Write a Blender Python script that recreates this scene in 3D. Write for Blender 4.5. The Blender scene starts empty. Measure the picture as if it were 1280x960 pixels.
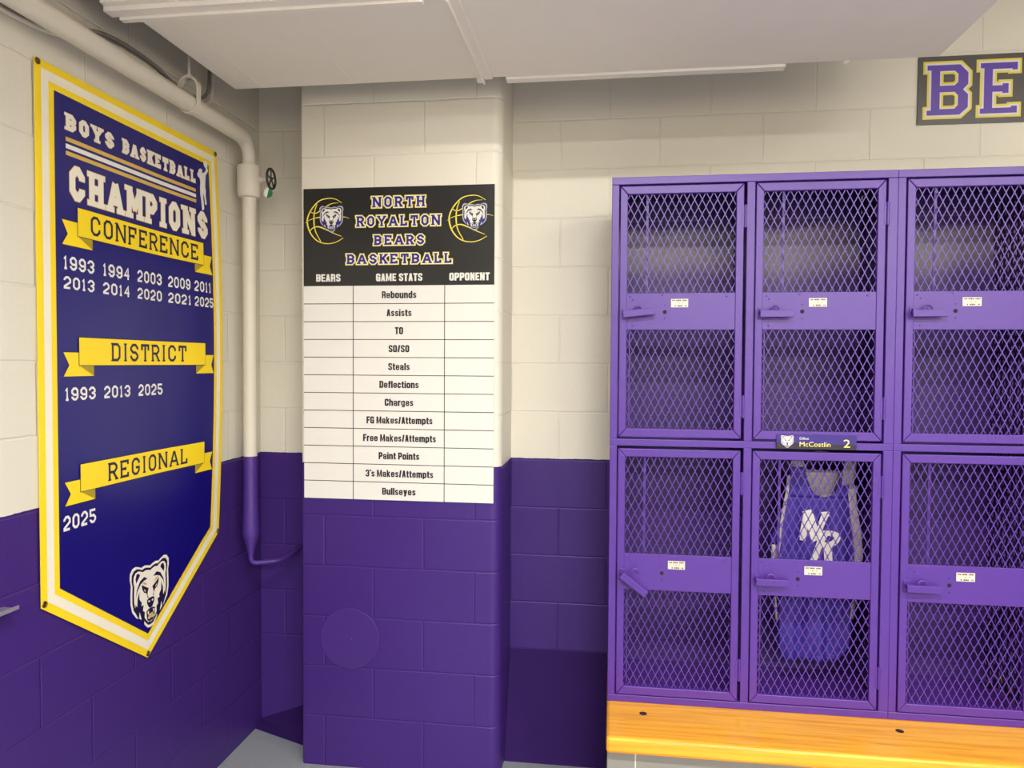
import bpy, math, random
from mathutils import Vector, Matrix
random.seed(7)
scene = bpy.context.scene
COL = scene.collection
PI = math.pi

# ------------------------------------------------------------------ camera, world, exposure
F_PX, PITCH, YAW, ROLL = 926.07, 0.028987, 0.134716, 0.005594
CAM_Z = 1.63
def camera_axes():
    cy, sy = math.cos(YAW), math.sin(YAW); cp, sp = math.cos(PITCH), math.sin(PITCH); cr, sr = math.cos(ROLL), math.sin(ROLL)
    B = Matrix(((1, 0, 0), (0, 0, -1), (0, 1, 0)))
    Ry = Matrix(((cy, 0, sy), (0, 1, 0), (-sy, 0, cy)))
    Rx = Matrix(((1, 0, 0), (0, cp, -sp), (0, sp, cp)))
    Rz = Matrix(((cr, -sr, 0), (sr, cr, 0), (0, 0, 1)))
    return Rz @ Rx @ Ry @ B
r = camera_axes()
rot = Matrix((r[0], -r[1], -r[2])).transposed()
cam_data = bpy.data.cameras.new('camera')
cam = bpy.data.objects.new('camera', cam_data)
COL.objects.link(cam)
cam.matrix_world = Matrix.Translation((0, 0, CAM_Z)) @ rot.to_4x4()
cam_data.sensor_width = 36.0
cam_data.lens = F_PX / 1280 * 36.0
cam_data.clip_start = 0.02
scene.camera = cam
scene.view_settings.view_transform = 'Standard'
scene.view_settings.look = 'None'
scene.view_settings.gamma = 1.0
scene.view_settings.use_curve_mapping = False
scene.view_settings.exposure = 0.53
world = bpy.data.worlds.new('room_world')
scene.world = world
world.use_nodes = True
world.node_tree.nodes['Background'].inputs[0].default_value = (1, 0.97, 0.92, 1)
world.node_tree.nodes['Background'].inputs[1].default_value = 0.02
LAMP_COL = (1.0, 0.99, 0.93)
# x centre, y centre, length, watts of every ceiling lamp in the room (ceiling at 3.15 m)
LAMPS = [(0.10, 0.07, 1.22, 66), (2.45, 0.07, 1.22, 50), (0.95, -2.9, 1.22, 150), (2.5, -2.9, 1.22, 135)]
CEIL = 3.15
WL, WB, WR, WF = -1.555, 3.12, 3.3, -4.6       # planes of the left, back, right and front walls
COLY = 2.821                                   # front face of the block column

# ------------------------------------------------------------------ helpers
def lin(c):
    return c / 12.92 if c <= 0.04045 else ((c + 0.055) / 1.055) ** 2.4
def rgb(R, G, B):
    return (lin(R / 255), lin(G / 255), lin(B / 255), 1)

class NT:
    def __init__(s, m):
        m.use_nodes = True
        s.t = m.node_tree; s.n = s.t.nodes; s.bsdf = s.n['Principled BSDF']
    def new(s, kind, **kw):
        x = s.n.new(kind)
        for k, v in kw.items(): setattr(x, k, v)
        return x
    def link(s, a, b): s.t.links.new(a, b)
    def math(s, op, a, b=None, c=None, clamp=False):
        x = s.new('ShaderNodeMath', operation=op, use_clamp=clamp)
        for i, v in enumerate((a, b, c)):
            if v is None: continue
            if isinstance(v, (int, float)): x.inputs[i].default_value = v
            else: s.link(v, x.inputs[i])
        return x.outputs[0]
    def mix(s, f, a, b):
        x = s.new('ShaderNodeMix', data_type='RGBA')
        if isinstance(f, (int, float)): x.inputs[0].default_value = f
        else: s.link(f, x.inputs[0])
        for i, v in ((6, a), (7, b)):
            if isinstance(v, tuple): x.inputs[i].default_value = v
            else: s.link(v, x.inputs[i])
        return x.outputs[2]
    def noise(s, scale, detail=3, vec=None):
        x = s.new('ShaderNodeTexNoise'); x.inputs['Scale'].default_value = scale; x.inputs['Detail'].default_value = detail
        if vec is None:
            g = s.new('ShaderNodeNewGeometry'); vec = g.outputs['Position']
        s.link(vec, x.inputs['Vector'])
        return x.outputs['Fac']
    def bump(s, h, strength, dist):
        x = s.new('ShaderNodeBump'); x.inputs['Strength'].default_value = strength; x.inputs['Distance'].default_value = dist
        s.link(h, x.inputs['Height']); s.link(x.outputs[0], s.bsdf.inputs['Normal'])
    def smooth(s, v, lo, hi):
        x = s.new('ShaderNodeMapRange', interpolation_type='SMOOTHSTEP')
        s.link(v, x.inputs[0]); x.inputs[1].default_value = lo; x.inputs[2].default_value = hi
        return x.outputs[0]

def mat(name, col, rough=0.5, metal=0.0, spec=0.5, bump=0.0, scale=60.0, var=0.0, emit=None):
    m = bpy.data.materials.new(name); t = NT(m)
    b = t.bsdf
    b.inputs['Roughness'].default_value = rough; b.inputs['Metallic'].default_value = metal
    b.inputs['Specular IOR Level'].default_value = spec
    c = rgb(*col)
    b.inputs['Base Color'].default_value = c
    if var:
        n = t.noise(scale * 0.3, 4)
        lo = tuple(x * (1 - var) for x in c[:3]) + (1,); hi = tuple(min(1, x * (1 + var)) for x in c[:3]) + (1,)
        t.link(t.mix(n, lo, hi), b.inputs['Base Color'])
    if bump:
        t.bump(t.noise(scale, 3), bump, 0.002)
    if emit:
        b.inputs['Emission Color'].default_value = emit[0]; b.inputs['Emission Strength'].default_value = emit[1]
    return m

CREAM, PURPLE = (231, 224, 208), (72, 42, 126)
def block_mat(name, axis, x0, paint_z=1.225, smooth_below=None, tone=1.0):
    """painted concrete block: running bond courses of 0.2032 x 0.4064 m, joints only as relief; cream above the paint line, purple below"""
    m = bpy.data.materials.new(name); t = NT(m)
    g = t.new('ShaderNodeNewGeometry'); sp = t.new('ShaderNodeSeparateXYZ'); t.link(g.outputs['Position'], sp.inputs[0])
    u, z = sp.outputs[axis], sp.outputs[2]
    wob = t.math('MULTIPLY', t.math('SUBTRACT', t.noise(9, 4), 0.5), 0.006)
    zn = t.math('DIVIDE', t.math('ADD', z, wob), 0.2032)
    row = t.math('FLOOR', zn)
    odd = t.math('MODULO', row, 2.0)
    un = t.math('DIVIDE', t.math('SUBTRACT', t.math('ADD', u, wob), x0), 0.4064)
    un = t.math('ADD', t.math('ADD', un, t.math('MULTIPLY', odd, 0.5)), 40.0)
    fu = t.math('FRACT', un); fz = t.math('FRACT', zn)
    du = t.math('MULTIPLY', t.math('MINIMUM', fu, t.math('SUBTRACT', 1.0, fu)), 0.4064)
    dz = t.math('MULTIPLY', t.math('MINIMUM', fz, t.math('SUBTRACT', 1.0, fz)), 0.2032)
    d = t.math('MINIMUM', du, dz)
    h = t.smooth(d, 0.0010, 0.0050)
    if smooth_below is not None:
        h = t.math('MAXIMUM', h, t.math('LESS_THAN', z, smooth_below))
    st = t.noise(260, 3); pores = t.noise(70, 5); broad = t.noise(5, 3)
    hh = t.math('ADD', t.math('MULTIPLY', h, 1.0), t.math('MULTIPLY', st, 0.16))
    hh = t.math('ADD', hh, t.math('MULTIPLY', pores, 0.30))
    hh = t.math('ADD', hh, t.math('MULTIPLY', broad, 0.5))
    t.bump(hh, 0.62, 0.003)
    zz = t.math('ADD', z, t.math('MULTIPLY', t.math('SUBTRACT', t.noise(30, 3), 0.5), 0.006))
    f = t.math('LESS_THAN', zz, paint_z)
    dirt = t.noise(2.2, 5)
    cream = t.mix(dirt, rgb(*[(c - 5) * tone for c in CREAM]), rgb(*[min(255, c + 4) * tone for c in CREAM]))
    purp = t.mix(dirt, rgb(62 * tone, 36 * tone, 112 * tone), rgb(68 * tone, 40 * tone, 121 * tone))
    t.link(t.mix(f, cream, purp), t.bsdf.inputs['Base Color'])
    t.bsdf.inputs['Roughness'].default_value = 0.42
    t.bsdf.inputs['Specular IOR Level'].default_value = 0.35
    return m

class MB:
    def __init__(s): s.v = []; s.f = []; s.m = []
    def add(s, vs, fs, mi=0):
        o = len(s.v); s.v += [tuple(p) for p in vs]
        for f in fs: s.f.append([i + o for i in f]); s.m.append(mi)
    def box(s, a, b, mi=0):
        (x0, y0, z0), (x1, y1, z1) = a, b
        s.add([(x0, y0, z0), (x1, y0, z0), (x1, y1, z0), (x0, y1, z0), (x0, y0, z1), (x1, y0, z1), (x1, y1, z1), (x0, y1, z1)],
              [(0, 3, 2, 1), (4, 5, 6, 7), (0, 1, 5, 4), (1, 2, 6, 5), (2, 3, 7, 6), (3, 0, 4, 7)], mi)
    def prism(s, pts, P, d0, d1, mi=0):
        """pts: ccw 2-D outline; P maps (u, v, d) to space, d grows towards the viewer"""
        n = len(pts)
        s.add([P(u, v, d1) for u, v in pts] + [P(u, v, d0) for u, v in pts],
              [tuple(range(n)), tuple(reversed(range(n, 2 * n)))] + [(i + n, (i + 1) % n + n, (i + 1) % n, i) for i in range(n)], mi)
    def flat(s, pts, P, d, mi=0):
        s.add([P(u, v, d) for u, v in pts], [tuple(range(len(pts)))], mi)
    def tube(s, path, rad, seg=14, mi=0, cap=True):
        path = [Vector(p) for p in path]
        if isinstance(rad, (int, float)): rad = [rad] * len(path)
        rings = []; prev = None
        for i, p in enumerate(path):
            a = path[max(0, i - 1)]; b = path[min(len(path) - 1, i + 1)]
            tg = (b - a).normalized()
            if prev is None:
                up = Vector((0, 0, 1)) if abs(tg.z) < 0.9 else Vector((1, 0, 0))
                n = tg.cross(up).normalized()
            else:
                n = (prev - tg * prev.dot(tg)).normalized()
            prev = n; bn = tg.cross(n)
            rings.append([p + (n * math.cos(2 * PI * k / seg) + bn * math.sin(2 * PI * k / seg)) * rad[i] for k in range(seg)])
        vs = [q for rr in rings for q in rr]
        fs = [(i * seg + k, i * seg + (k + 1) % seg, (i + 1) * seg + (k + 1) % seg, (i + 1) * seg + k) for i in range(len(path) - 1) for k in range(seg)]
        if cap: fs += [tuple(reversed(range(seg))), tuple(range((len(path) - 1) * seg, len(path) * seg))]
        s.add(vs, fs, mi)
    def torus(s, c, ax1, ax2, R, rr, a0=0, a1=2 * PI, n=24, seg=8, mi=0):
        c, ax1, ax2 = Vector(c), Vector(ax1), Vector(ax2)
        pts = [c + (ax1 * math.cos(a0 + (a1 - a0) * i / n) + ax2 * math.sin(a0 + (a1 - a0) * i / n)) * R for i in range(n + 1)]
        s.tube(pts, rr, seg, mi, cap=(a1 - a0 < 2 * PI - 1e-4))
    def sphere(s, c, rad, mi=0, n=10, sq=(1, 1, 1)):
        vs = [(c[0], c[1], c[2] + rad * sq[2])]; fs = []
        for i in range(1, n):
            for k in range(2 * n):
                a = PI * i / n; b = 2 * PI * k / (2 * n)
                vs.append((c[0] + rad * sq[0] * math.sin(a) * math.cos(b), c[1] + rad * sq[1] * math.sin(a) * math.sin(b), c[2] + rad * sq[2] * math.cos(a)))
        vs.append((c[0], c[1], c[2] - rad * sq[2])); m2 = 2 * n
        for k in range(m2):
            fs.append((0, 1 + k, 1 + (k + 1) % m2)); fs.append((len(vs) - 1, 1 + (n - 2) * m2 + (k + 1) % m2, 1 + (n - 2) * m2 + k))
            for i in range(n - 2): fs.append((1 + i * m2 + k, 1 + (i + 1) * m2 + k, 1 + (i + 1) * m2 + (k + 1) % m2, 1 + i * m2 + (k + 1) % m2))
        s.add(vs, fs, mi)

WORLD = {}
def build(name, mb, mats, parent=None, origin=(0, 0, 0), smooth=False, bevel=0.0, kind=None, label=None):
    """origin: where the object's own origin stands, in the same frame as the vertices (world, or the thing's own frame for local builds)"""
    me = bpy.data.meshes.new(name)
    o3 = Vector(origin)
    me.from_pydata([tuple(Vector(p) - o3) for p in mb.v], [], mb.f)
    mats = mats if isinstance(mats, (list, tuple)) else [mats]
    for m in mats: me.materials.append(m)
    for p, i in zip(me.polygons, mb.m):
        p.material_index = i; p.use_smooth = smooth
    me.update()
    o = bpy.data.objects.new(name, me); COL.objects.link(o)
    if parent is not None:
        o.parent = parent; o.location = o3 - WORLD[parent.name]
    else:
        o.location = o3
    WORLD[o.name] = o3
    if smooth:
        md = o.modifiers.new('split', 'EDGE_SPLIT'); md.split_angle = math.radians(40)
    if bevel:
        md = o.modifiers.new('bevel', 'BEVEL'); md.width = bevel; md.segments = 2; md.limit_method = 'ANGLE'; md.angle_limit = math.radians(40)
    if kind: o['kind'] = kind
    if label: o['label'] = label
    return o
def thing(name, loc, label, cat, group=None):
    o = bpy.data.objects.new(name, None); COL.objects.link(o); o.location = loc
    o.empty_display_size = 0.05
    WORLD[o.name] = Vector(loc)
    o['label'] = label; o['category'] = cat
    if group: o['group'] = group
    return o
def tag(o, label, cat, group=None):
    o['label'] = label; o['category'] = cat
    if group: o['group'] = group
    return o
def copy_tree(o, parent=None):
    c = o.copy(); COL.objects.link(c); c.parent = parent
    for ch in list(o.children): copy_tree(ch, c)
    return c

def PB(Y):   # surface facing the camera side (normal -Y)
    return lambda u, v, d: (u, Y - d, v)
def PL(X):   # surface on the left wall (normal +X)
    return lambda u, v, d: (X + d, u, v)

# ---- block lettering made of mitred strokes
def stroke(pts, w, closed=False):
    p = [Vector(q) for q in pts]; n = len(p); L = []; Rr = []
    for i in range(n):
        if closed or 0 < i < n - 1:
            a = (p[i] - p[i - 1]).normalized(); b = (p[(i + 1) % n] - p[i]).normalized()
            na = Vector((-a.y, a.x)); nb = Vector((-b.y, b.x)); mt = (na + nb)
            if mt.length < 1e-5: mt = na
            mt.normalize(); k = min(1.7, 1 / max(0.3, mt.dot(na)))
            off = mt * (w / 2 * k)
        else:
            a = (p[1] - p[0]) if i == 0 else (p[-1] - p[-2]); a.normalize()
            off = Vector((-a.y, a.x)) * w / 2
        L.append(p[i] + off); Rr.append(p[i] - off)
    rng = range(n) if closed else range(n - 1)
    return [[tuple(Rr[i]), tuple(Rr[(i + 1) % n]), tuple(L[(i + 1) % n]), tuple(L[i])] for i in rng]

def glyph(ch, t, serif):
    h = 1 - t; W = {'I': 0.30, 'M': 0.86, '1': 0.42, 'L': 0.62, 'F': 0.64, 'E': 0.66, ' ': 0.34, 'N': 0.76, 'A': 0.80, 'Y': 0.78, 'T': 0.72}.get(ch, 0.68)
    w = W - t; c = 0.16; S = []; P = []; C = []
    sv = lambda *a: S.extend(a)
    if ch == ' ': return W, [], [], []
    if ch in 'O0': C.append([(c, 0), (w - c, 0), (w, c), (w, h - c), (w - c, h), (c, h), (0, h - c), (0, c)])
    elif ch == 'A': P += [[(0, 0), (w / 2 - .02, h + .02)], [(w, 0), (w / 2 + .02, h + .02)], [(w * .2, h * .3), (w * .8, h * .3)]]; sv((0, 0), (w, 0))
    elif ch == 'B': P += [[(w - c, h / 2), (w, h / 2 - c * .8), (w, c), (w - c, 0), (0, 0), (0, h), (w - c, h), (w, h - c), (w, h / 2 + c * .8), (w - c, h / 2), (0, h / 2)]]; sv((0, 0), (0, 1))
    elif ch == 'C': P.append([(w, h * .66), (w, h - c), (w - c, h), (c, h), (0, h - c), (0, c), (c, 0), (w - c, 0), (w, c), (w, h * .34)])
    elif ch == 'D': C.append([(0, 0), (w - c, 0), (w, c), (w, h - c), (w - c, h), (0, h)]); sv((0, 0), (0, 1))
    elif ch == 'E': P += [[(w, h * .76), (w, h), (0, h), (0, 0), (w, 0), (w, h * .24)], [(0, h / 2), (w * .62, h / 2)], [(w * .62, h * .40), (w * .62, h * .60)]]; sv((0, 0), (0, 1))
    elif ch == 'F': P += [[(w, h * .68), (w, h), (0, h), (0, 0)], [(0, h / 2), (w * .7, h / 2)], [(w * .7, h * .38), (w * .7, h * .62)]]; sv((0, 0), (0, 1))
    elif ch == 'G': P.append([(w, h * .68), (w, h - c), (w - c, h), (c, h), (0, h - c), (0, c), (c, 0), (w - c, 0), (w, c), (w, h * .42), (w * .5, h * .42)])
    elif ch == 'H': P += [[(0, 0), (0, h)], [(w, 0), (w, h)], [(0, h / 2), (w, h / 2)]]; sv((0, 0), (w, 0), (0, 1), (w, 1))
    elif ch == 'I': P += [[(w / 2, 0), (w / 2, h)]]; sv((w / 2, 0), (w / 2, 1))
    elif ch == 'K': P += [[(0, 0), (0, h)], [(w, h), (t * .3, h * .42)], [(w * .36, h * .62), (w, 0)]]; sv((0, 0), (0, 1), (w, 1), (w, 0))
    elif ch == 'L': P += [[(0, h), (0, 0), (w, 0), (w, h * .3)]]; sv((0, 0), (0, 1))
    elif ch == 'M': P += [[(0, 0), (0, h)], [(w, 0), (w, h)], [(t * .1, h + .02), (w / 2 + t * .1, h * .2)], [(w - t * .1, h + .02), (w / 2 - t * .1, h * .2)]]; sv((0, 0), (w, 0), (-.03, 1), (w + .03, 1))
    elif ch == 'N': P += [[(0, 0), (0, h)], [(w, 0), (w, h)], [(t * .12, h + .02), (w - t * .12, -.02)]]; sv((0, 0), (-.03, 1), (w, 1))
    elif ch == 'P': P += [[(0, 0), (0, h), (w - c, h), (w, h - c), (w, h * .44 + c), (w - c, h * .44), (0, h * .44)]]; sv((0, 0), (0, 1))
    elif ch == 'R': P += [[(0, 0), (0, h), (w - c, h), (w, h - c), (w, h * .46 + c), (w - c, h * .46), (0, h * .46)], [(w * .5, h * .46), (w, 0)]]; sv((0, 0), (0, 1), (w, 0))
    elif ch == 'S': P.append([(w, h * .7), (w, h - c), (w - c, h), (c, h), (0, h - c), (0, h / 2 + c), (c, h / 2), (w - c, h / 2), (w, h / 2 - c), (w, c), (w - c, 0), (c, 0), (0, c), (0, h * .3)])
    elif ch == 'T': P += [[(0, h * .66), (0, h), (w, h), (w, h * .66)], [(w / 2, 0), (w / 2, h)]]; sv((w / 2, 0))
    elif ch == 'Y': P += [[(0, h), (w / 2, h * .42), (w, h)], [(w / 2, 0), (w / 2, h * .5)]]; sv((w / 2, 0), (0, 1), (w, 1))
    elif ch == '1': P += [[(0, h * .78), (w / 2, h), (w / 2, 0)], [(0, 0), (w, 0)]]
    elif ch == '2': P.append([(0, h * .7), (0, h - c), (c, h), (w - c, h), (w, h - c), (w, h * .56), (0, h * .12), (0, 0), (w, 0)])
    elif ch == '3': P.append([(0, h * .74), (0, h - c), (c, h), (w - c, h), (w, h - c), (w, h * .5 + c * .8), (w - c, h * .5), (w * .4, h * .5)]); P.append([(w - c, h * .5), (w, h * .5 - c * .8), (w, c), (w - c, 0), (c, 0), (0, c), (0, h * .26)])
    elif ch == '4': P += [[(w * .72, 0), (w * .72, h), (0, h * .3), (w, h * .3)]]
    elif ch == '5': P.append([(w, h), (0, h), (0, h * .56), (w - c, h * .56), (w, h * .56 - c), (w, c), (w - c, 0), (c, 0), (0, c), (0, h * .24)])
    elif ch == '9': P.append([(0, h * .26), (0, c), (c, 0), (w - c, 0), (w, c), (w, h - c), (w - c, h), (c, h), (0, h - c), (0, h * .42 + c), (c, h * .42), (w, h * .42)])
    if not serif: S = []
    return W, P, C, S

def band(p, lo, hi):
    for y, s in ((lo, 1), (hi, -1)):
        out = []
        for i in range(len(p)):
            a, b = p[i - 1], p[i]; ia = (a[1] - y) * s >= -1e-9; ib = (b[1] - y) * s >= -1e-9
            if ia != ib: f = (y - a[1]) / (b[1] - a[1]); out.append((a[0] + f * (b[0] - a[0]), y))
            if ib: out.append(b)
        p = out
        if len(p) < 3: return None
    return p
def line_polys(text, t, serif, o=0.0, gap=0.13):
    out = []; x = 0.0
    for ch in text:
        W, P, C, S = glyph(ch, t, serif)
        sh = lambda q: (q[0] + t / 2 + x, q[1] + t / 2)
        for pl in P:
            q = [Vector(sh(a)) for a in pl]
            a = (q[0] - q[1]).normalized(); b = (q[-1] - q[-2]).normalized()
            ex = t / 2 if False else 0
            # square caps reach the cap height where a stroke ends on the base or cap line
            def cap(pt, dr):
                return pt + dr * (o + (t / 2 if (abs(pt.y - t / 2) < 1e-6 or abs(pt.y - (1 - t / 2)) < 1e-6) and abs(dr.y) > .5 else 0))
            q[0] = cap(q[0], a); q[-1] = cap(q[-1], b)
            out += stroke([tuple(v) for v in q], t + 2 * o)
        for pl in C: out += stroke([sh(a) for a in pl], t + 2 * o, True)
        st = t * .62; sl = t * 1.7
        for (sx, sy) in S:
            cx = sx + t / 2 + x; y0, y1 = (0, st) if sy == 0 else (1 - st, 1)
            out.append([(cx - sl / 2 - o, y0 - o), (cx + sl / 2 + o, y0 - o), (cx + sl / 2 + o, y1 + o), (cx - sl / 2 - o, y1 + o)])
        x += W + gap + (t * .5 if serif else 0)
    out = [q for q in (band(p, -o, 1 + o) for p in out) if q]
    return out, x - gap - (t * .5 if serif else 0)
def letter(mb, text, u0, v0, u1, v1, P, d, t=0.2, serif=True, o=0.0, mi=0, gap=0.13):
    """lay a line of block letters into the rectangle u0..u1, v0..v1"""
    polys, width = line_polys(text, t, serif, o, gap)
    ref, _ = line_polys(text, t, serif, 0.0, gap)
    xs = [q[0] for p in ref for q in p]; lo, hi = min(xs), max(xs)
    sx = (u1 - u0) / (hi - lo); sy = v1 - v0
    for k, p in enumerate(polys):      # neighbouring strokes overlap: each lies a hair above the one before
        mb.flat([(u0 + (q[0] - lo) * sx, v0 + q[1] * sy) for q in p], P, d + (k % 26) * 1.5e-5, mi)

FONT_CACHE = {}
def font_shape(text, offset):
    k = (text, offset)
    if k not in FONT_CACHE:
        cu = bpy.data.curves.new('lettering', 'FONT'); cu.body = text; cu.offset = offset; cu.fill_mode = 'FRONT'; cu.resolution_u = 3
        ob = bpy.data.objects.new('lettering', cu); COL.objects.link(ob)
        bpy.context.view_layer.update()
        me = bpy.data.meshes.new_from_object(ob.evaluated_get(bpy.context.evaluated_depsgraph_get()))
        FONT_CACHE[k] = ([tuple(v.co[:2]) for v in me.vertices], [tuple(p.vertices) for p in me.polygons])
        bpy.data.objects.remove(ob); bpy.data.curves.remove(cu); bpy.data.meshes.remove(me)
    return FONT_CACHE[k]
def cap_h(offset):
    v, _ = font_shape('H', offset); ys = [q[1] for q in v]; return min(ys), max(ys)
def print_text(mb, text, cu, v0, h, P, d, width=None, xs=None, offset=0.03, mi=0, left=False):
    """text in the built-in face: cap height h above baseline v0, centred on cu (or starting there)"""
    v, f = font_shape(text, offset); lo, hi = cap_h(offset)
    x = [q[0] for q in v]; x0, x1 = min(x), max(x)
    sx = width / (x1 - x0) if width else xs
    s = h / (hi - lo); off = 0 if left else (x1 - x0) * sx / 2
    pts = [P(cu + (q[0] - x0) * sx - off, v0 + (q[1] - lo) * s, d) for q in v]
    mb.add(pts, f, mi)
    return sx

# heavy condensed poster lettering: (width, polylines, closed loops) in units of the cap height, x-height .76
def poster_glyph(ch):
    t = .21; P = []; C = []; X = .76; c = .07
    W = {'i': t, 'l': t, "'": t * .7, ' ': .20, '/': .36, 'M': .70, 'm': .78, 'I': t, 't': .34, 'f': .34, 'r': .36, 'T': .48, 'F': .46, 'E': .46, 's': .46, 'c': .46}.get(ch, .52)
    w = W - t; a = t / 2
    box = lambda y0, y1: [(c, y0), (w - c, y0), (w, y0 + c), (w, y1 - c), (w - c, y1), (c, y1), (0, y1 - c), (0, y0 + c)]
    H = 1 - t; x = X - t
    if ch == 'i': P += [[(0, -a), (0, X - a)], [(0, .84 - a), (0, 1 - a)]]
    elif ch in 'lI': P += [[(0, -a), (0, 1 - a)]]
    elif ch == "'": P += [[(0, .68), (0, 1 - a)]]
    elif ch == '/': P += [[(0, -a), (w, 1 - a)]]
    elif ch in 'O0': C.append(box(0, H))
    elif ch == 'o': C.append(box(0, x))
    elif ch == 'e': P.append([(w, x * .32), (w, c), (w - c, 0), (c, 0), (0, c), (0, x - c), (c, x), (w - c, x), (w, x - c), (w, x * .52), (0, x * .52)])
    elif ch == 'a': P += [[(0, x * .66), (0, x - c), (c, x), (w - c, x), (w, x - c), (w, -a)], [(w, x * .5), (c, x * .5), (0, x * .5 - c), (0, c), (c, 0), (w, 0)]]
    elif ch == 'b': P += [[(0, -a), (0, 1 - a)], [(0, x), (w - c, x), (w, x - c), (w, c), (w - c, 0), (0, 0)]]
    elif ch == 'd': P += [[(w, -a), (w, 1 - a)], [(w, x), (c, x), (0, x - c), (0, c), (c, 0), (w, 0)]]
    elif ch == 'p': P += [[(0, -.26), (0, X - a)], [(0, x), (w - c, x), (w, x - c), (w, c), (w - c, 0), (0, 0)]]
    elif ch == 'g': P += [[(w, X - a), (w, -.16), (w - c, -.20), (0, -.20)], [(w, x), (c, x), (0, x - c), (0, c + .04), (c, .04), (w, .04)]]
    elif ch == 'u': P += [[(0, X - a), (0, c), (c, 0), (w, 0)], [(w, X - a), (w, -a)]]
    elif ch == 'n': P += [[(0, -a), (0, X - a)], [(0, x), (w - c, x), (w, x - c), (w, -a)]]
    elif ch == 'h': P += [[(0, -a), (0, 1 - a)], [(0, x), (w - c, x), (w, x - c), (w, -a)]]
    elif ch == 'm': P += [[(0, -a), (0, X - a)], [(0, x), (w - c, x), (w, x - c), (w, -a)], [(w / 2, -a), (w / 2, x)]]
    elif ch == 'r': P += [[(0, -a), (0, X - a)], [(0, x), (w + a, x)]]
    elif ch == 't': P += [[(w * .4, .94 - a), (w * .4, c), (w * .4 + c, 0), (w + a, 0)], [(-a * .8, x), (w + a, x)]]
    elif ch == 'f': P += [[(w * .4, -a), (w * .4, H - c), (w * .4 + c, H), (w + a, H)], [(-a * .8, x), (w + a, x)]]
    elif ch == 'c': P.append([(w, x * .68), (w, x - c), (w - c, x), (c, x), (0, x - c), (0, c), (c, 0), (w - c, 0), (w, c), (w, x * .32)])
    elif ch == 's': P.append([(w, x * .76), (w, x - c), (w - c, x), (c, x), (0, x - c), (0, x * .66), (w, x * .34), (w, c), (w - c, 0), (c, 0), (0, c), (0, x * .24)])
    elif ch == 'k': P += [[(0, -a), (0, 1 - a)], [(w, X - a), (.02, x * .45)], [(w * .4, x * .62), (w, -a)]]
    elif ch == 'y': P += [[(0, X - a), (w / 2, .0)], [(w, X - a), (w / 2 - .02, -.16), (0, -.20)]]
    elif ch == 'A': P += [[(0, -a), (w * .38, H), (w * .62, H), (w, -a)], [(w * .2, H * .22), (w * .8, H * .22)]]
    elif ch == 'B': C.append([(0, 0), (w - c, 0), (w, c), (w, H * .5 - c * .6), (w - c * .6, H * .5), (w, H * .5 + c * .6), (w, H - c), (w - c, H), (0, H)]); P.append([(0, H * .5), (w, H * .5)])
    elif ch == 'C': P.append([(w, H * .64), (w, H - c), (w - c, H), (c, H), (0, H - c), (0, c), (c, 0), (w - c, 0), (w, c), (w, H * .36)])
    elif ch == 'G': P.append([(w, H * .68), (w, H - c), (w - c, H), (c, H), (0, H - c), (0, c), (c, 0), (w, 0), (w, H * .45), (w * .5, H * .45)])
    elif ch == 'D': C.append([(0, 0), (w - c, 0), (w, c), (w, H - c), (w - c, H), (0, H)])
    elif ch == 'E': P += [[(w + a, H), (0, H), (0, 0), (w + a, 0)], [(0, H * .5), (w + a * .6, H * .5)]]
    elif ch == 'F': P += [[(w + a, H), (0, H), (0, -a)], [(0, H * .5), (w + a * .6, H * .5)]]
    elif ch == 'M': P += [[(0, -a), (0, 1 - a)], [(w, -a), (w, 1 - a)], [(.02, 1 - a), (w / 2, .02), (w - .02, 1 - a)]]
    elif ch == 'N': P += [[(0, -a), (0, 1 - a)], [(w, -a), (w, 1 - a)], [(0, 1 - a), (w, -a)]]
    elif ch == 'P': P += [[(0, -a), (0, 1 - a)], [(0, H), (w - c, H), (w, H - c), (w, H * .42 + c), (w - c, H * .42), (0, H * .42)]]
    elif ch == 'R': P += [[(0, -a), (0, 1 - a)], [(0, H), (w - c, H), (w, H - c), (w, H * .46 + c), (w - c, H * .46), (0, H * .46)], [(w - c, H * .46), (w, H * .40), (w, -a)]]
    elif ch == 'S': P.append([(w, H * .72), (w, H - c), (w - c, H), (c, H), (0, H - c), (0, H * .64), (w, H * .36), (w, c), (w - c, 0), (c, 0), (0, c), (0, H * .28)])
    elif ch == 'T': P += [[(-a, H), (w + a, H)], [(w / 2, H), (w / 2, -a)]]
    elif ch == '3': P += [[(0, H * .72), (0, H - c), (c, H), (w - c, H), (w, H - c), (w, H * .56), (w - c, H * .5), (w, H * .44), (w, c), (w - c, 0), (c, 0), (0, c), (0, H * .28)], [(w - c, H * .5), (w * .4, H * .5)]]
    return W, P, C, t
def poster(mb, text, cu, v0, h, P, d, width, mi=0):
    polys = []; x = 0
    for ch in text:
        W, Pl, C, t = poster_glyph(ch); n = 0
        for cl, grp in ((False, Pl), (True, C)):
            for pl in grp:
                for q in stroke([(a + x + t / 2, b + t / 2) for a, b in pl], t * (.80 if ch in 'easg' else .88 if ch in 'MNAkSBRE3' else 1), cl):
                    polys.append((q, n)); n += 1
        x += W + .055
    lo = min(q[0] for p, n in polys for q in p); hi = max(q[0] for p, n in polys for q in p)
    sx = width / (hi - lo)
    for p, n in polys: mb.flat([(cu - width / 2 + (q[0] - lo) * sx, v0 + q[1] * h) for q in p], P, d + n * 1.5e-5, mi)

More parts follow.
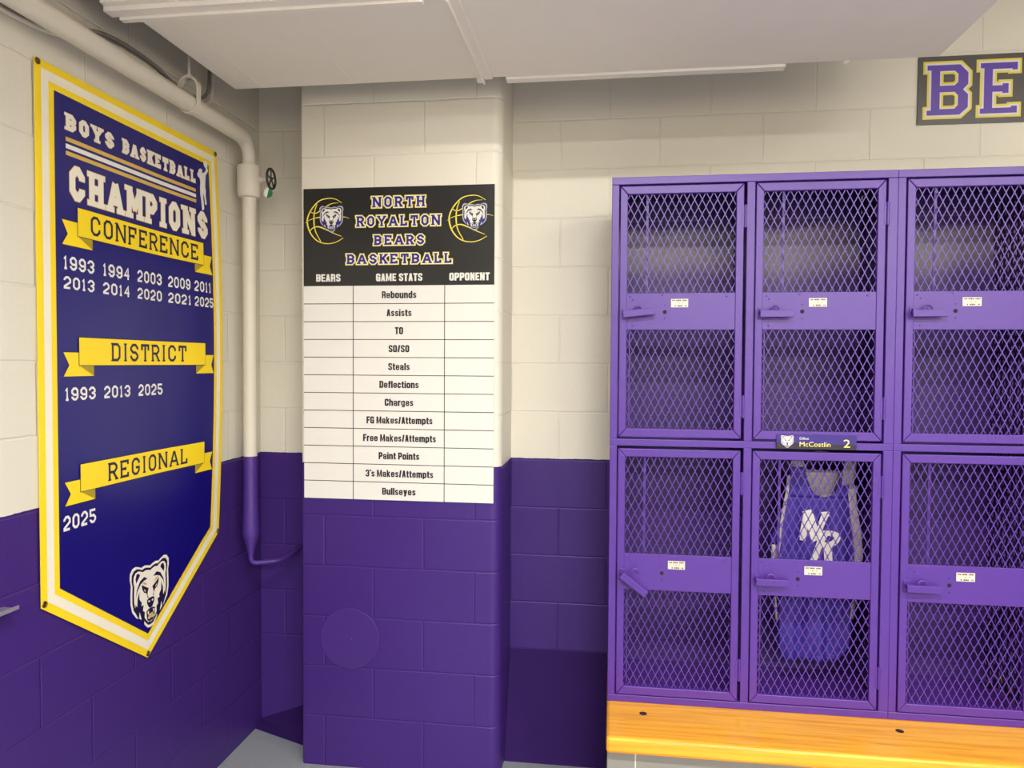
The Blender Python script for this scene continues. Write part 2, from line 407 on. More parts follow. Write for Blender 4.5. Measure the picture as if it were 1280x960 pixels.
def mirror(p): return [(-x, y) for x, y in reversed(p)]
def bear_head(mb, cu, cv, hw, hh, P, d, M):
    """the bear-head badge; M = material slots: ring, dark, white, fur, accent"""
    def put(pts, lay, mi, both=False):
        for q in ([pts, mirror(pts)] if both else [pts]):
            mb.flat([(cu + x * hw, cv + y * hh) for x, y in q], P, d + lay * 0.0004, mi)
    half = [(0, -1), (.14, -.98), (.28, -.86), (.42, -.68), (.70, -.52), (.90, -.30), (.97, -.05), (.97, .2), (.95, .48), (1.0, .64), (.99, .82), (.88, .94), (.72, .97), (.56, .92), (.44, .87), (.28, .90), (.12, .87), (0, .83)]
    full = half + [(-x, y) for x, y in reversed(half[1:-1])]
    sc = lambda k, ky=None: [(x * k, y * (ky or k)) for x, y in full]
    put(sc(1.08), 0, M[0]); put(sc(.99), 1, M[1]); put(sc(.90), 2, M[2])
    put([(.56, .72), (.66, .62), (.76, .52), (.8, .66), (.74, .80), (.62, .80)], 3, M[1], True)            # inner ears
    put([(.16, .52), (.34, .62), (.56, .54), (.74, .30), (.78, .08), (.70, .26), (.52, .44), (.34, .50)], 3, M[1], True)   # brow sweep
    put([(.10, .20), (.22, .26), (.48, .40), (.44, .24), (.36, .12), (.24, .08), (.18, -.02), (.15, .10)], 3, M[1], True)  # eyes
    put([(.25, .17), (.36, .24), (.35, .17), (.29, .13)], 4, M[4], True)
    put([(.18, .34), (.30, .44), (.46, .46), (.34, .38)], 4, M[4], True)
    put([(.36, -.86), (.66, -.62), (.84, -.34), (.80, -.12), (.72, -.24), (.70, .02), (.60, .22), (.60, -.02), (.48, -.16), (.50, -.26), (.38, -.26), (.42, -.44), (.32, -.50)], 3, M[3], True)  # cheek fur
    put([(.50, -.70), (.64, -.60), (.60, -.42), (.56, -.52)], 4, M[2], True)
    put([(0, -.46), (.10, -.42), (.20, -.28), (.20, -.16), (.10, -.12), (-.10, -.12), (-.20, -.16), (-.20, -.28), (-.10, -.42)], 4, M[1])   # nose
    put([(.05, -.20), (.14, -.20), (.12, -.26), (.05, -.25)], 5, M[2], True)
    put([(.12, -.08), (.20, .04), (.16, -.12)], 4, M[1], True)
    put([(-.24, -.52), (-.20, -.80), (-.10, -.87), (.10, -.87), (.20, -.80), (.24, -.52), (.12, -.46), (-.12, -.46)], 4, M[1])          # mouth
    put([(-.12, -.62), (.12, -.62), (.13, -.78), (-.13, -.78)], 5, M[4])
    put([(.10, -.52), (.20, -.54), (.15, -.66)], 6, M[2], True)
    put([(.08, -.80), (.17, -.76), (.13, -.68)], 6, M[2], True)
    put([(.04, -.93), (.12, -.90), (.08, -.86)], 5, M[1], True)

# ------------------------------------------------------------------ materials
M_back = block_mat('painted_block_back', 0, -0.222, smooth_below=0.40)
M_left = block_mat('painted_block_left', 1, 2.03, tone=0.95)
M_colm = block_mat('painted_block_column', 0, -1.137)
M_plain = block_mat('painted_block_plain', 0, 0.05)
M_side = block_mat('painted_block_side', 1, 0.05)
M_floor = mat('grey_floor_paint', (150, 154, 158), 0.35, bump=0.25, scale=90, var=0.12)
M_ceil = mat('ceiling_paint', (205, 200, 190), 0.8, bump=0.2, scale=40)
M_wedge = mat('purple_wall_paint', (65, 38, 116), 0.42, spec=0.35, bump=0.1, scale=30)
M_kick = mat('dark_purple_panel_paint', (48, 25, 86), 0.75, spec=0.1, bump=0.1, scale=30)
M_duct = mat('duct_paint', (240, 232, 222), 0.55, bump=0.12, scale=25, var=0.03)
M_dside = mat('duct_side_darkened', (84, 81, 78), 0.7)  # unseen duct sides, coloured dark to cut bounce light in the wall gap
M_pipe = mat('cream_pipe_paint', (214, 206, 190), 0.5, bump=0.35, scale=80)
M_pipep = mat('purple_pipe_paint', (74, 43, 128), 0.38, bump=0.5, scale=70)
M_wire = mat('grey_wire', (124, 120, 115), 0.5)
M_darkm = mat('dark_iron', (62, 60, 58), 0.5, 0.6, bump=0.4, scale=120)
M_green = mat('green_tag', (38, 120, 72), 0.4)
M_white = mat('white_print', (236, 232, 222), 0.4)
M_navy = mat('banner_navy', (17, 9, 108), 0.34, spec=0.55)
M_yel = mat('banner_yellow', (250, 216, 30), 0.4)
M_fold = mat('banner_fold_olive', (168, 146, 34), 0.45)
M_cream = mat('banner_cream', (240, 232, 212), 0.4)
M_ink = mat('navy_ink', (26, 20, 62), 0.4)
M_gold = mat('gold_edge', (214, 176, 84), 0.4)
M_brass = mat('grommet_brass', (120, 96, 48), 0.35, 0.8)
M_board = mat('board_white', (228, 224, 216), 0.3)
M_black = mat('board_black', (27, 27, 28), 0.25)
M_line = mat('board_line', (30, 28, 34), 0.4)
M_bpur = mat('board_purple', (36, 18, 116), 0.35)
M_byel = mat('board_yellow', (236, 214, 70), 0.35)
M_ring = mat('badge_ring', (176, 172, 196), 0.4)
M_sgrey = mat('sign_grey', (84, 80, 80), 0.3)
M_spur = mat('sign_purple', (96, 64, 170), 0.4)
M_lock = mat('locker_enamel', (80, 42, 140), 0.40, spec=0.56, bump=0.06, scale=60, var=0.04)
M_plate = mat('plate_cream', (206, 200, 184), 0.35)
M_text = mat('plate_ink', (52, 44, 44), 0.5)
M_hole = mat('dark_hole', (24, 18, 34), 0.8)
M_jer = mat('jersey_purple', (56, 40, 142), 0.6, bump=0.3, scale=500)
M_jwh = mat('jersey_white', (226, 220, 212), 0.6, bump=0.3, scale=500)
M_jgr = mat('jersey_lining', (176, 168, 164), 0.7, bump=0.3, scale=500)
M_steel = mat('wire_steel', (150, 150, 152), 0.35, 0.9)
M_alu = mat('tray_aluminium', (196, 194, 200), 0.35, 0.7)
M_strap = mat('strap_black', (30, 26, 30), 0.6)
M_clip = mat('brass_clip', (196, 160, 110), 0.25, 0.9)
M_nbg = mat('nameplate_grey', (44, 38, 48), 0.3)
M_npu = mat('nameplate_purple', (54, 36, 122), 0.3)
M_nye = mat('nameplate_yellow', (244, 226, 120), 0.4)
M_lens = mat('lamp_lens', (240, 240, 235), 0.5, emit=((1, .95, .85, 1), 2.0))

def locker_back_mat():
    m = bpy.data.materials.new('locker_back_grey_band_shade'); t = NT(m)
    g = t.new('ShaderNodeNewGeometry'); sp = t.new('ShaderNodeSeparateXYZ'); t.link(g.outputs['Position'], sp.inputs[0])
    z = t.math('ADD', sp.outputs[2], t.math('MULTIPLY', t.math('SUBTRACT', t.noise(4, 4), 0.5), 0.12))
    f = t.math('MULTIPLY', t.smooth(z, 1.93, 2.04), t.math('SUBTRACT', 1.0, t.smooth(z, 2.12, 2.17)))  # grey band on purple; the dark above it paints in the locker top's shadow
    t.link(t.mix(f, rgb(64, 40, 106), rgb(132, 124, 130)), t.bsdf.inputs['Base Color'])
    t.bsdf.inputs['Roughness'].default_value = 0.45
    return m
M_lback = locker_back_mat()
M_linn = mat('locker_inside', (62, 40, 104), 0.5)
def wood_mat():
    m = bpy.data.materials.new('varnished_maple'); t = NT(m)
    tc = t.new('ShaderNodeTexCoord'); mp = t.new('ShaderNodeMapping'); mp.inputs['Scale'].default_value = (1.2, 26, 26)
    t.link(tc.outputs['Object'], mp.inputs[0])
    n1 = t.noise(2.2, 6, mp.outputs[0])
    mp2 = t.new('ShaderNodeMapping'); mp2.inputs['Scale'].default_value = (2.5, 90, 90); t.link(tc.outputs['Object'], mp2.inputs[0])
    n2 = t.noise(2.0, 5, mp2.outputs[0])
    f = t.smooth(n1, 0.35, 0.72)
    c = t.mix(f, rgb(244, 176, 48), rgb(228, 148, 32))
    c = t.mix(t.math('MULTIPLY', t.smooth(n2, 0.55, 0.8), 0.5), c, rgb(160, 86, 24))
    t.link(c, t.bsdf.inputs['Base Color'])
    t.bsdf.inputs['Roughness'].default_value = 0.28
    t.bump(n2, 0.08, 0.001)
    return m
M_wood = wood_mat()

# ------------------------------------------------------------------ room shell
def slab(name, a, b, m):
    mb = MB(); mb.box(a, b); return build(name, mb, m, kind='structure')
slab('floor', (WL - .1, WF - .1, -.1), (WR + .1, WB + .1, 0), M_floor)
slab('ceiling', (WL - .1, WF - .1, CEIL), (WR + .1, WB + .1, CEIL + .1), M_ceil)
slab('wall_left', (WL - .1, WF - .1, 0), (WL, WB + .1, CEIL), M_left)
slab('wall_back', (WL, WB, 0), (WR, WB + .1, CEIL), M_back)
slab('wall_right', (WR, WF - .1, 0), (WR + .1, WB + .1, CEIL), M_side)
slab('wall_front', (WL, WF - .1, 0), (WR, WF, CEIL), M_plain)
# block column with a round bullnose on its right corner
mb = MB(); prof = [(-1.234, WB), (-1.234, COLY + .012), (-1.229, COLY + .003), (-1.221, COLY)]
R0 = 0.042; xr = -0.425
prof += [(xr - R0 + R0 * math.sin(a), COLY + R0 - R0 * math.cos(a)) for a in [i * PI / 20 for i in range(11)]]
prof += [(xr, WB)]
n = len(prof)
mb.add([(x, y, 0) for x, y in prof] + [(x, y, CEIL) for x, y in prof], [(i, i + 1, i + 1 + n, i + n) for i in range(n - 1)])
o = build('wall_column', mb, M_colm, kind='structure', smooth=True)
# smooth purple kick panel sloping out from the wall under the last visible course, and the toe fillet in the recess
mb = MB(); x0, x1 = -.424, -.012
mb.add([(x0, WB, .405), (x1, WB, .405), (x0, WB - .165, 0), (x1, WB - .165, 0), (x0, WB, 0), (x1, WB, 0)],
       [(0, 2, 3, 1), (0, 4, 2), (1, 3, 5)])
build('trim_1', mb, M_kick, kind='structure')
mb = MB()
mb.add([(WL, WB, .02), (-1.228, WB, .14), (WL, WB - .06, 0), (-1.228, 2.93, 0), (WL, WB, 0), (-1.228, WB, 0)], [(0, 2, 3, 1), (1, 3, 5), (0, 4, 2)])
build('trim_2', mb, M_kick, kind='structure')

# ------------------------------------------------------------------ ceiling lamps (in the part of the room behind the camera)
for i, (x, y, ln, wt) in enumerate(LAMPS):
    where = ('near the lockers', 'nearer the right wall', 'over the far end by the left wall', 'over the far end by the right wall')[i]
    t = thing('ceiling_light', (x, y, CEIL), 'white fluorescent ceiling fixture ' + where, 'ceiling light')
    mb = MB(); mb.box((x - ln / 2 - .03, y - .09, CEIL - .028), (x + ln / 2 + .03, y + .09, CEIL - .0005)); build('housing', mb, M_white, t, (x, y, CEIL))
    mb = MB(); mb.box((x - ln / 2, y - .07, CEIL - .036), (x + ln / 2, y + .07, CEIL - .028)); build('lens', mb, M_lens, t, (x, y, CEIL))
    ld = bpy.data.lights.new('tube_light', 'AREA'); ld.shape = 'RECTANGLE'; ld.size = ln; ld.size_y = .12; ld.energy = wt; ld.color = LAMP_COL
    lo = bpy.data.objects.new('tube_light', ld); COL.objects.link(lo); lo.parent = t; lo.location = (0, 0, -.045)

# ------------------------------------------------------------------ air duct
DZ, DX0, DX1, DY0, DY1 = 2.65, -1.415, 1.062, 2.035, 2.65
org = (0, 2.35, DZ)
duct = thing('air_duct', org, 'large pale grey sheet metal duct running under the ceiling', 'air duct')
mb = MB(); mb.box((DX0, DY0, DZ + .014), (DX1, DY1, CEIL - .001)); mb.box((-1.470, -1.2, DZ + .026), (-.536, DY0 - .0005, CEIL - .001)); build('duct_body', mb, M_dside, duct, org, label='unseen duct sides, coloured dark grey to cut bounce light')
mb = MB(); mb.box((DX0, DY0, DZ), (DX1, DY1, DZ + .014)); build('bottom_panel', mb, M_duct, duct, org, bevel=.003)
mb = MB(); mb.box((-1.470, -1.2, DZ + .012), (-.536, DY0 - .0005, DZ + .026)); build('bottom_panel', mb, M_duct, duct, org, bevel=.003)
mb = MB()
mb.box((-1.452, 2.04, 2.634), (-.536, 2.062, DZ + .03)); mb.box((-1.475, 2.0, 2.642), (-.536, 2.04, 2.668)); mb.box((-1.468, 1.975, 2.655), (-.536, 2.0, 2.70))
build('support_rail', mb, M_duct, duct, org, bevel=.0015)
mb = MB()
mb.box((-.466, DY0 - .003, DZ - .006), (-.436, DY1 + .002, DZ + .004)); mb.box((-.468, DY0 - .003, DZ - .022), (-.463, DY1 + .006, DZ + .004))
mb.box((-.49, DY1 - .012, DZ - .016), (-.463, DY1 + .006, DZ + .004))
build('joint_flange', mb, M_duct, duct, org, bevel=.001)
mb = MB(); mb.box((-.388, DY1 + .002, DZ - .008), (.575, DY1 + .042, DZ + .03)); build('edge_lip', mb, M_duct, duct, org, bevel=.002)
for x in (-1.30, -.95):
    mb = MB(); mb.box((x - .0015, DY0 + .03, DZ - .0012), (x + .0015, DY1 - .005, DZ + .001)); build('crease', mb, M_duct, duct, org)
for (x, y) in ((-1.34, 2.5), (-1.31, 2.59), (-.53, 2.60), (-.53, 2.50), (-.41, 2.58)):
    mb = MB(); mb.sphere((x, y, DZ), .004, 0, 5, (1, 1, .6)); build('rivet', mb, M_duct, duct, org, smooth=True)
mb = MB(); mb.tube([(.77, 2.655, DZ + .02), (.77, 2.655, DZ - .006)], .005, 10); mb.tube([(.77, 2.655, DZ + .004), (.77, 2.655, DZ - .004)], .011, 6); build('bolt', mb, M_duct, duct, org)

# ------------------------------------------------------------------ heating pipe in the corner
PX, PY, PZ = -1.48, 2.88, 2.532
pt = thing('heating_pipe', (PX, PY, .79), 'painted pipe along the left wall turning down in the corner behind the column', 'pipe')
o0 = (PX, PY, .79)
path = [(PX, WF + .02, PZ - .02), (PX, 1.2, PZ), (PX, PY - .075, PZ)]
path += [(PX, PY - .075 + .075 * math.sin(a), PZ - .075 + .075 * math.cos(a)) for a in [i * PI / 16 for i in range(1, 9)]]
path += [(PX, PY, 2.42)]
mb = MB(); mb.tube(path, [.031] * 3 + [.031, .030, .029, .028, .027, .026, .026, .026, .0255], 20); build('upper_pipe', mb, M_pipe, pt, o0, smooth=True)
mb = MB(); mb.tube([(PX, PY, z) for z in (2.428, 2.426, 2.418, 2.31, 2.30, 2.296)], [.028, .044, .047, .047, .043, .028], 22); build('valve_body', mb, M_pipe, pt, o0, smooth=True)
mb = MB(); mb.tube([(PX, PY, 2.30), (PX, PY, 1.9), (PX, PY, 1.238)], .0275, 20); build('lower_pipe', mb, M_pipe, pt, o0, smooth=True)
mb = MB()
zs = [1.238, 1.1, 1.0, .95, .915, .90, .885, .86, .83]; rs = [.0275, .029, .031, .033, .034, .030, .026, .019, .012]
mb.tube([(PX, PY, z) for z in zs], rs, 18); build('wrapped_pipe_end', mb, M_pipep, pt, o0, smooth=True, label='purple painted wrapped pipe end')
mb = MB()
pp = [(PX, PY, .86), (PX, PY, .81), (PX + .004, PY + .004, .797), (PX + .016, PY + .012, .79), (-1.405, 2.935, .788), (-1.39, 2.95, .789), (-1.375, 2.98, .792), (-1.36, WB - .01, .81), (-1.36, WB + .005, .81)]
mb.tube(pp, .0105, 12); build('drain_tube', mb, M_pipep, pt, o0, smooth=True, label='thin purple tube bending into the wall')
VS = 2.372
mb = MB(); mb.tube([(PX + .04, PY, VS), (PX + .058, PY, VS), (PX + .058, PY, VS), (PX + .075, PY, VS), (PX + .075, PY, VS), (PX + .082, PY, VS), (PX + .098, PY, VS)], [.013, .012, .009, .009, .012, .012, .005], 12); build('valve_stem', mb, M_pipe, pt, o0, smooth=True)
mb = MB(); wc = (PX + .095, PY, VS)
aX = Vector((-.02, 1, 0)).normalized()
mb.torus(wc, aX, (0, 0, 1), .040, .0048, n=24)
for k in range(5):
    a = 2 * PI * k / 5 + .4; e = Vector(wc) + (aX * math.cos(a) + Vector((0, 0, 1)) * math.sin(a)) * .040
    mb.tube([wc, tuple(e)], .003, 6)
mb.sphere(wc, .008, 0, 6)
build('handwheel', mb, M_darkm, pt, o0, smooth=True, label='dark spoked handwheel')
tg = thing('valve_tag', (PX + .095, PY - .01, 2.315), 'small round green and white tag hanging under the valve handwheel', 'tag')
q0 = Vector((PX + .088, PY - .012, 2.312))
def PTf(u, v, d): return (q0.x + u, q0.y - d, q0.z + v)
circ = lambda R, n=24, a0=0, a1=2 * PI: [(R * math.cos(a0 + (a1 - a0) * i / n), R * math.sin(a0 + (a1 - a0) * i / n)) for i in range(n)]
mb = MB(); mb.prism(circ(.019), PTf, 0, .003); build('disc', mb, M_green, tg, tuple(WORLD[tg.name]))
mb = MB(); mb.flat([(-.0186 * math.sin(a) , .0186 * math.cos(a)) for a in [i * PI / 12 * 1.0 - .25 for i in range(13)]], PTf, .0035); build('white_half', mb, M_white, tg, tuple(WORLD[tg.name]))
mb = MB(); mb.tube([(q0.x, q0.y - .001, q0.z + .016), (q0.x + .004, PY - .004, VS - .03)], .0012, 6); build('string', mb, M_wire, tg, tuple(WORLD[tg.name]))

hg = thing('pipe_hanger', (PX, 2.45, PZ), 'painted clevis hanger holding up the pipe by the left wall', 'pipe hanger')
mb = MB(); hw = .037
arc = [(PX - hw, PZ - .0)] + [(PX - hw * math.cos(a), PZ + .055 + .04 * math.sin(a)) for a in [i * PI / 12 for i in range(13)]] + [(PX + hw, PZ)]
arc += [(PX + hw * math.cos(a), PZ - hw * math.sin(a)) for a in [i * PI / 12 for i in range(1, 12)]]
for i in range(len(arc)):
    (a0, b0), (a1, b1) = arc[i], arc[(i + 1) % len(arc)]
    c0 = Vector((PX, PZ + .01)); f = lambda a, b, k: ((a - c0.x) * k + c0.x, (b - c0.y) * k + c0.y)
    i0, i1 = f(a0, b0, .9), f(a1, b1, .9); y0, y1 = 2.438, 2.462
    mb.add([(a0, y0, b0), (a1, y0, b1), (a1, y1, b1), (a0, y1, b0), (i0[0], y0, i0[1]), (i1[0], y0, i1[1]), (i1[0], y1, i1[1]), (i0[0], y1, i0[1])],
           [(0, 3, 2, 1), (4, 5, 6, 7), (0, 1, 5, 4), (2, 3, 7, 6)])
build('clevis', mb, M_pipe, hg, (PX, 2.45, PZ))
mb = MB(); mb.tube([(PX, 2.45, PZ + .085), (PX, 2.45, CEIL)], .005, 10); mb.tube([(PX, 2.45, PZ + .085), (PX, 2.45, PZ + .10)], .010, 6); build('rod', mb, M_pipe, hg, (PX, 2.45, PZ))
def smooth_path(P, n=8):
    out = []; V = [Vector(p) for p in P]; V = [V[0] * 2 - V[1]] + V + [V[-1] * 2 - V[-2]]
    for i in range(1, len(V) - 2):
        for k in range(n):
            t = k / n; a, b, c, d = V[i - 1:i + 3]
            out.append(.5 * (2 * b + (c - a) * t + (2 * a - 5 * b + 4 * c - d) * t * t + (3 * b - a - 3 * c + d) * t ** 3))
    return out + [V[-2]]
for dz, lab, m in ((0, 'upper grey cable running behind the overhead pipe by the duct', M_wire), (-.022, 'lower grey cable running behind the overhead pipe, closest to it', M_pipe)):
    mb = MB(); mb.tube(smooth_path([(-1.545, 1.5, 2.54 + dz), (-1.545, 1.85, 2.55 + dz), (-1.535, 2.08, 2.615 + dz), (-1.535, 2.3, 2.625 + dz), (-1.535, 2.46, 2.60 + dz), (-1.53, 2.58, 2.60 + dz), (-1.525, 2.65 - dz, 2.65 + dz), (-1.525, 2.66 - dz, 2.8), (-1.525, 2.66 - dz, CEIL)]), .0065, 10)
    c = build('electrical_cable', mb, m, None, (-1.535, 2.3, 2.6), smooth=True); tag(c, lab, 'cable')

# ------------------------------------------------------------------ banner on the left wall
BX = WL + .009
def bow(u, v):      # the vinyl stands off the wall along its right side between the grommets
    s = min(1, max(0, (u - 2.33) / .36)); s = s * s * (3 - 2 * s)
    w = math.sin(PI * min(1, max(0, (2.446 - v) / 1.50)))
    return .022 * s * w
def P(u, v, d): return (BX + d + bow(u, v), u, v)
class Cloth(MB):
    """flat print that follows the bowed vinyl: outlines are cut into narrow upright strips"""
    def flat(s, pts, P, d, mi=0):
        def clip(p, x, keep_right):
            out = []
            for i in range(len(p)):
                a, b = p[i - 1], p[i]; ia = (a[0] >= x) == keep_right; ib = (b[0] >= x) == keep_right
                if ia != ib:
                    f = (x - a[0]) / (b[0] - a[0]); out.append((x, a[1] + f * (b[1] - a[1])))
                if ib: out.append(b)
            return out
        lo, hi = min(q[0] for q in pts), max(q[0] for q in pts)
        if hi < 2.33 or hi - lo < .02: return MB.flat(s, pts, P, d, mi)
        x = 2.33 if lo < 2.33 else lo
        first = clip(list(pts), x, False) if lo < 2.33 else []
        if len(first) > 2: MB.flat(s, first, P, d, mi)
        rest = clip(list(pts), x, True) if lo < 2.33 else list(pts)
        while len(rest) > 2:
            x += .02
            a = clip(rest, x, False)
            if len(a) > 2: MB.flat(s, a, P, d, mi)
            if x >= hi: break
            rest = clip(rest, x, True)
org = (WL, 2.285, .627)
bn = thing('championship_banner', org, 'tall navy and yellow championship banner with a pointed bottom on the left wall', 'banner')
XL, XM, XR, ZT = 1.822, 2.287, 2.745, 2.446
def sheet(i, d, back=None, mi=0):
    """the pointed outline inset by i, as a fine grid"""
    kl, kr = (.948 - .627) / (XM - XL), (.951 - .627) / (XR - XM)
    off = i * math.hypot(1, (kl + kr) / 2)
    low = lambda u: .627 + off + (kl * (XM - u) if u < XM else kr * (u - XM))
    us = [XL + i + (XM - XL - i) * k / 10 for k in range(10)] + [XM + (XR - i - XM) * k / 26 for k in range(27)]
    nz = 40; mb = MB(); vs = []; fs = []
    for u in us:
        for j in range(nz + 1): vs.append(P(u, low(u) + (ZT - i - low(u)) * j / nz, d))
    m = nz + 1
    for a in range(len(us) - 1):
        for j in range(nz): fs.append((a * m + j, (a + 1) * m + j, (a + 1) * m + j + 1, a * m + j + 1))
    mb.add(vs, fs, mi); return mb
o = build('yellow_border', sheet(0, 0), M_yel, bn, org, label='yellow edge of the banner')
md = o.modifiers.new('solid', 'SOLIDIFY'); md.thickness = .002; md.offset = -1
build('cream_stripe', sheet(.022, .0006), M_cream, bn, org)
build('inner_border', sheet(.048, .0012), M_yel, bn, org)
build('navy_field', sheet(.067, .0018), M_navy, bn, org)
for (u, v) in ((1.832, 2.437), (2.735, 2.437), (1.833, .956), (2.736, .957), (2.287, .641)):
    mb = MB(); mb.torus((BX + .001, u, v), (0, 1, 0), (0, 0, 1), .007, .0025, n=16, seg=6); mb.prism([(u + a, v + b) for a, b in [(.006 * math.cos(k * PI / 6), .006 * math.sin(k * PI / 6)) for k in range(12)]], P, 0, .002); build('grommet', mb, M_brass, bn, org, smooth=True)
D = .0024
def outlined(name, word, u0, v0, u1, v1, oo, m_out, m_in, **k):
    mb = Cloth(); letter(mb, word, u0, v0, u1, v1, P, D, o=oo, mi=0, **k); letter(mb, word, u0, v0, u1, v1, P, D + .0005, mi=1, **k)
    return build(name, mb, [m_out, m_in], bn, org)
outlined('headline', 'BOYS', 1.927, 2.284, 2.137, 2.332, .02, M_gold, M_cream, t=.265, gap=.08)
outlined('headline', 'BASKETBALL', 2.175, 2.287, 2.583, 2.333, .02, M_gold, M_cream, t=.265, gap=.08)
for v, hgt, m in ((2.2585, .012, M_gold), (2.2385, .013, M_white), (2.219, .012, M_gold)):
    mb = Cloth(); mb.flat([(1.931, v - hgt / 2), (2.583, v - hgt / 2 + .003), (2.583, v + hgt / 2 + .003), (1.931, v + hgt / 2)], P, D); build('stripe', mb, m, bn, org)
outlined('title', 'CHAMPIONS', 1.944, 2.090, 2.650, 2.190, .018, M_gold, M_cream, t=.25, gap=.08)
pl = [(2.676, 2.369), (2.683, 2.357), (2.675, 2.346), (2.663, 2.333), (2.661, 2.315), (2.657, 2.291), (2.66, 2.274), (2.657, 2.257), (2.661, 2.236), (2.662, 2.223), (2.651, 2.221), (2.648, 2.244), (2.64, 2.264), (2.64, 2.242), (2.643, 2.22), (2.644, 2.204), (2.634, 2.195), (2.629, 2.197), (2.626, 2.228), (2.621, 2.255), (2.621, 2.275), (2.625, 2.301), (2.621, 2.314), (2.609, 2.318), (2.606, 2.327), (2.614, 2.335), (2.615, 2.342), (2.625, 2.35), (2.638, 2.352), (2.642, 2.344), (2.638, 2.336), (2.651, 2.341), (2.665, 2.351), (2.665, 2.364)]
mb = MB(); mb.flat([(u - .010, v) for u, v in reversed(pl)], P, D); mb.flat([(2.656 + .014 * math.cos(k * PI / 8), 2.376 + .014 * math.sin(k * PI / 8)) for k in range(16)], P, D + .0003)
build('player_silhouette', mb, M_white, bn, org)
def ribbon(v0, v1, word, wu0, wu1):
    mb = Cloth()
    ul, ur = 1.974, 2.616; tl, tr = 1.912, 2.672; vb = v0 - .032; vt = v1 - .044
    def tails(e, d, mi):
        mb.flat([(tl - e, vb - e), (2.036 + e, vb - e), (2.036 + e, v0 + e), (ul, vt + e), (tl - e, vt + e), (1.935 - e, v0)], P, d, mi)
        mb.flat([(2.562 - e, vb - e), (tr + e, vb - e), (2.656 + e, v0), (tr + e, vt + e), (ur, vt + e), (2.562 - e, v0 + e)], P, d, mi)
    tails(.002, D, 1); tails(0, D + .0004, 0)
    mb.flat([(2.036, vb), (2.036, v0), (ul, v0)], P, D + .0008, 2); mb.flat([(2.562, vb), (ur, v0), (2.562, v0)], P, D + .0008, 2)
    mb.flat([(ul - .002, v0 - .002), (ur + .002, v0 - .002), (ur + .002, v1 + .002), (ul - .002, v1 + .002)], P, D + .0012, 1)
    mb.flat([(ul, v0), (ur, v0), (ur, v1), (ul, v1)], P, D + .0016, 0)
    rb = build('ribbon', mb, [M_yel, M_ink, M_fold], bn, org)
    mb = Cloth(); letter(mb, word, wu0, v0 + .012, wu1, v1 - .012, P, D + .0022, t=.14, gap=.17)
    build('ribbon_word', mb, M_ink, rb, org)
ribbon(1.990, 2.072, 'CONFERENCE', 2.027, 2.580)
ribbon(1.615, 1.696, 'DISTRICT', 2.112, 2.505)
ribbon(1.244, 1.324, 'REGIONAL', 2.092, 2.512)
UC = (1.917, 2.081, 2.247, 2.412, 2.558)
for v0, v1, ys in ((1.888, 1.927, ('1993', '1994', '2003', '2009', '2011')), (1.833, 1.869, ('2013', '2014', '2020', '2021', '2025')), (1.513, 1.551, ('1993', '2013', '2025')), (1.141, 1.184, ('2025',))):
    for k, y in enumerate(ys):
        wd = .100 if y == '2011' else (.126, .124, .130, .122, .117)[k]
        u = UC[k] if v0 > 1.2 else 1.905
        mb = Cloth(); letter(mb, y, u, v0, u + wd + (.008 if v0 < 1.2 else 0), v1, P, D, t=.17, serif=False, gap=.17); build('year', mb, M_white, bn, org)
mb = Cloth(); bear_head(mb, 2.300, .842, .099, .106, P, D, (0, 1, 0, 1, 2)); build('bear_badge', mb, [M_cream, M_ink, M_gold], bn, org)

# ------------------------------------------------------------------ game stats board on the column
org = (-.835, COLY, 1.085); P = PB(COLY - .001)
bd = thing('stats_board', org, 'tall black and white game stats board mounted on the block column', 'board')
mb = MB(); mb.prism([(-1.218, 1.085), (-.452, 1.085), (-.452, 2.311), (-1.218, 2.311)], P, 0, .006); build('panel', mb, M_board, bn if False else bd, org)
D = .0065
mb = MB(); mb.flat([(-1.218, 1.928), (-.452, 1.928), (-.452, 2.311), (-1.218, 2.311)], P, D); build('header', mb, M_black, bd, org, label='black header of the board')
mb = MB()
for k in range(1, 12): mb.flat([(-1.218, 1.928 - .0702 * k - .0013), (-.452, 1.928 - .0702 * k - .0013), (-.452, 1.928 - .0702 * k + .0013), (-1.218, 1.928 - .0702 * k + .0013)], P, D + .0003)
for u in (-1.014, -.646): mb.flat([(u - .0014, 1.085), (u + .0014, 1.085), (u + .0014, 1.93), (u - .0014, 1.93)], P, D + .0003)
build('grid_lines', mb, M_line, bd, org)
def bword(s, u0, v0, u1, v1):
    mb = MB()
    letter(mb, s, u0 + .006, v0 + .006, u1 - .006, v1 - .006, P, D + .0004, o=.125, mi=0, t=.20, gap=.20)
    letter(mb, s, u0 + .006, v0 + .006, u1 - .006, v1 - .006, P, D + .0008, o=.07, mi=1, t=.20, gap=.20)
    letter(mb, s, u0 + .006, v0 + .006, u1 - .006, v1 - .006, P, D + .0012, mi=2, t=.20, gap=.20)
    build('title_word', mb, [M_byel, M_cream, M_bpur], bd, org)
bword('NORTH', -.944, 2.2265, -.718, 2.279); bword('ROYALTON', -1.007, 2.153, -.656, 2.2055)
bword('BEARS', -.936, 2.080, -.722, 2.130); bword('BASKETBALL', -1.047, 2.007, -.613, 2.0575)
for s, u0, u1 in (('BEARS', -1.166, -1.066), ('GAME STATS', -.921, -.735), ('OPPONENT', -.628, -.470)):
    mb = MB(); poster(mb, s, (u0 + u1) / 2, 1.945, .030, P, D + .0005, width=u1 - u0); build('column_heading', mb, M_board, bd, org)
rows = ['Rebounds', 'Assists', 'TO', 'SO/SO', 'Steals', 'Deflections', 'Charges', 'FG Makes/Attempts', 'Free Makes/Attempts', 'Paint Points', "3's Makes/Attempts", 'Bullseyes']
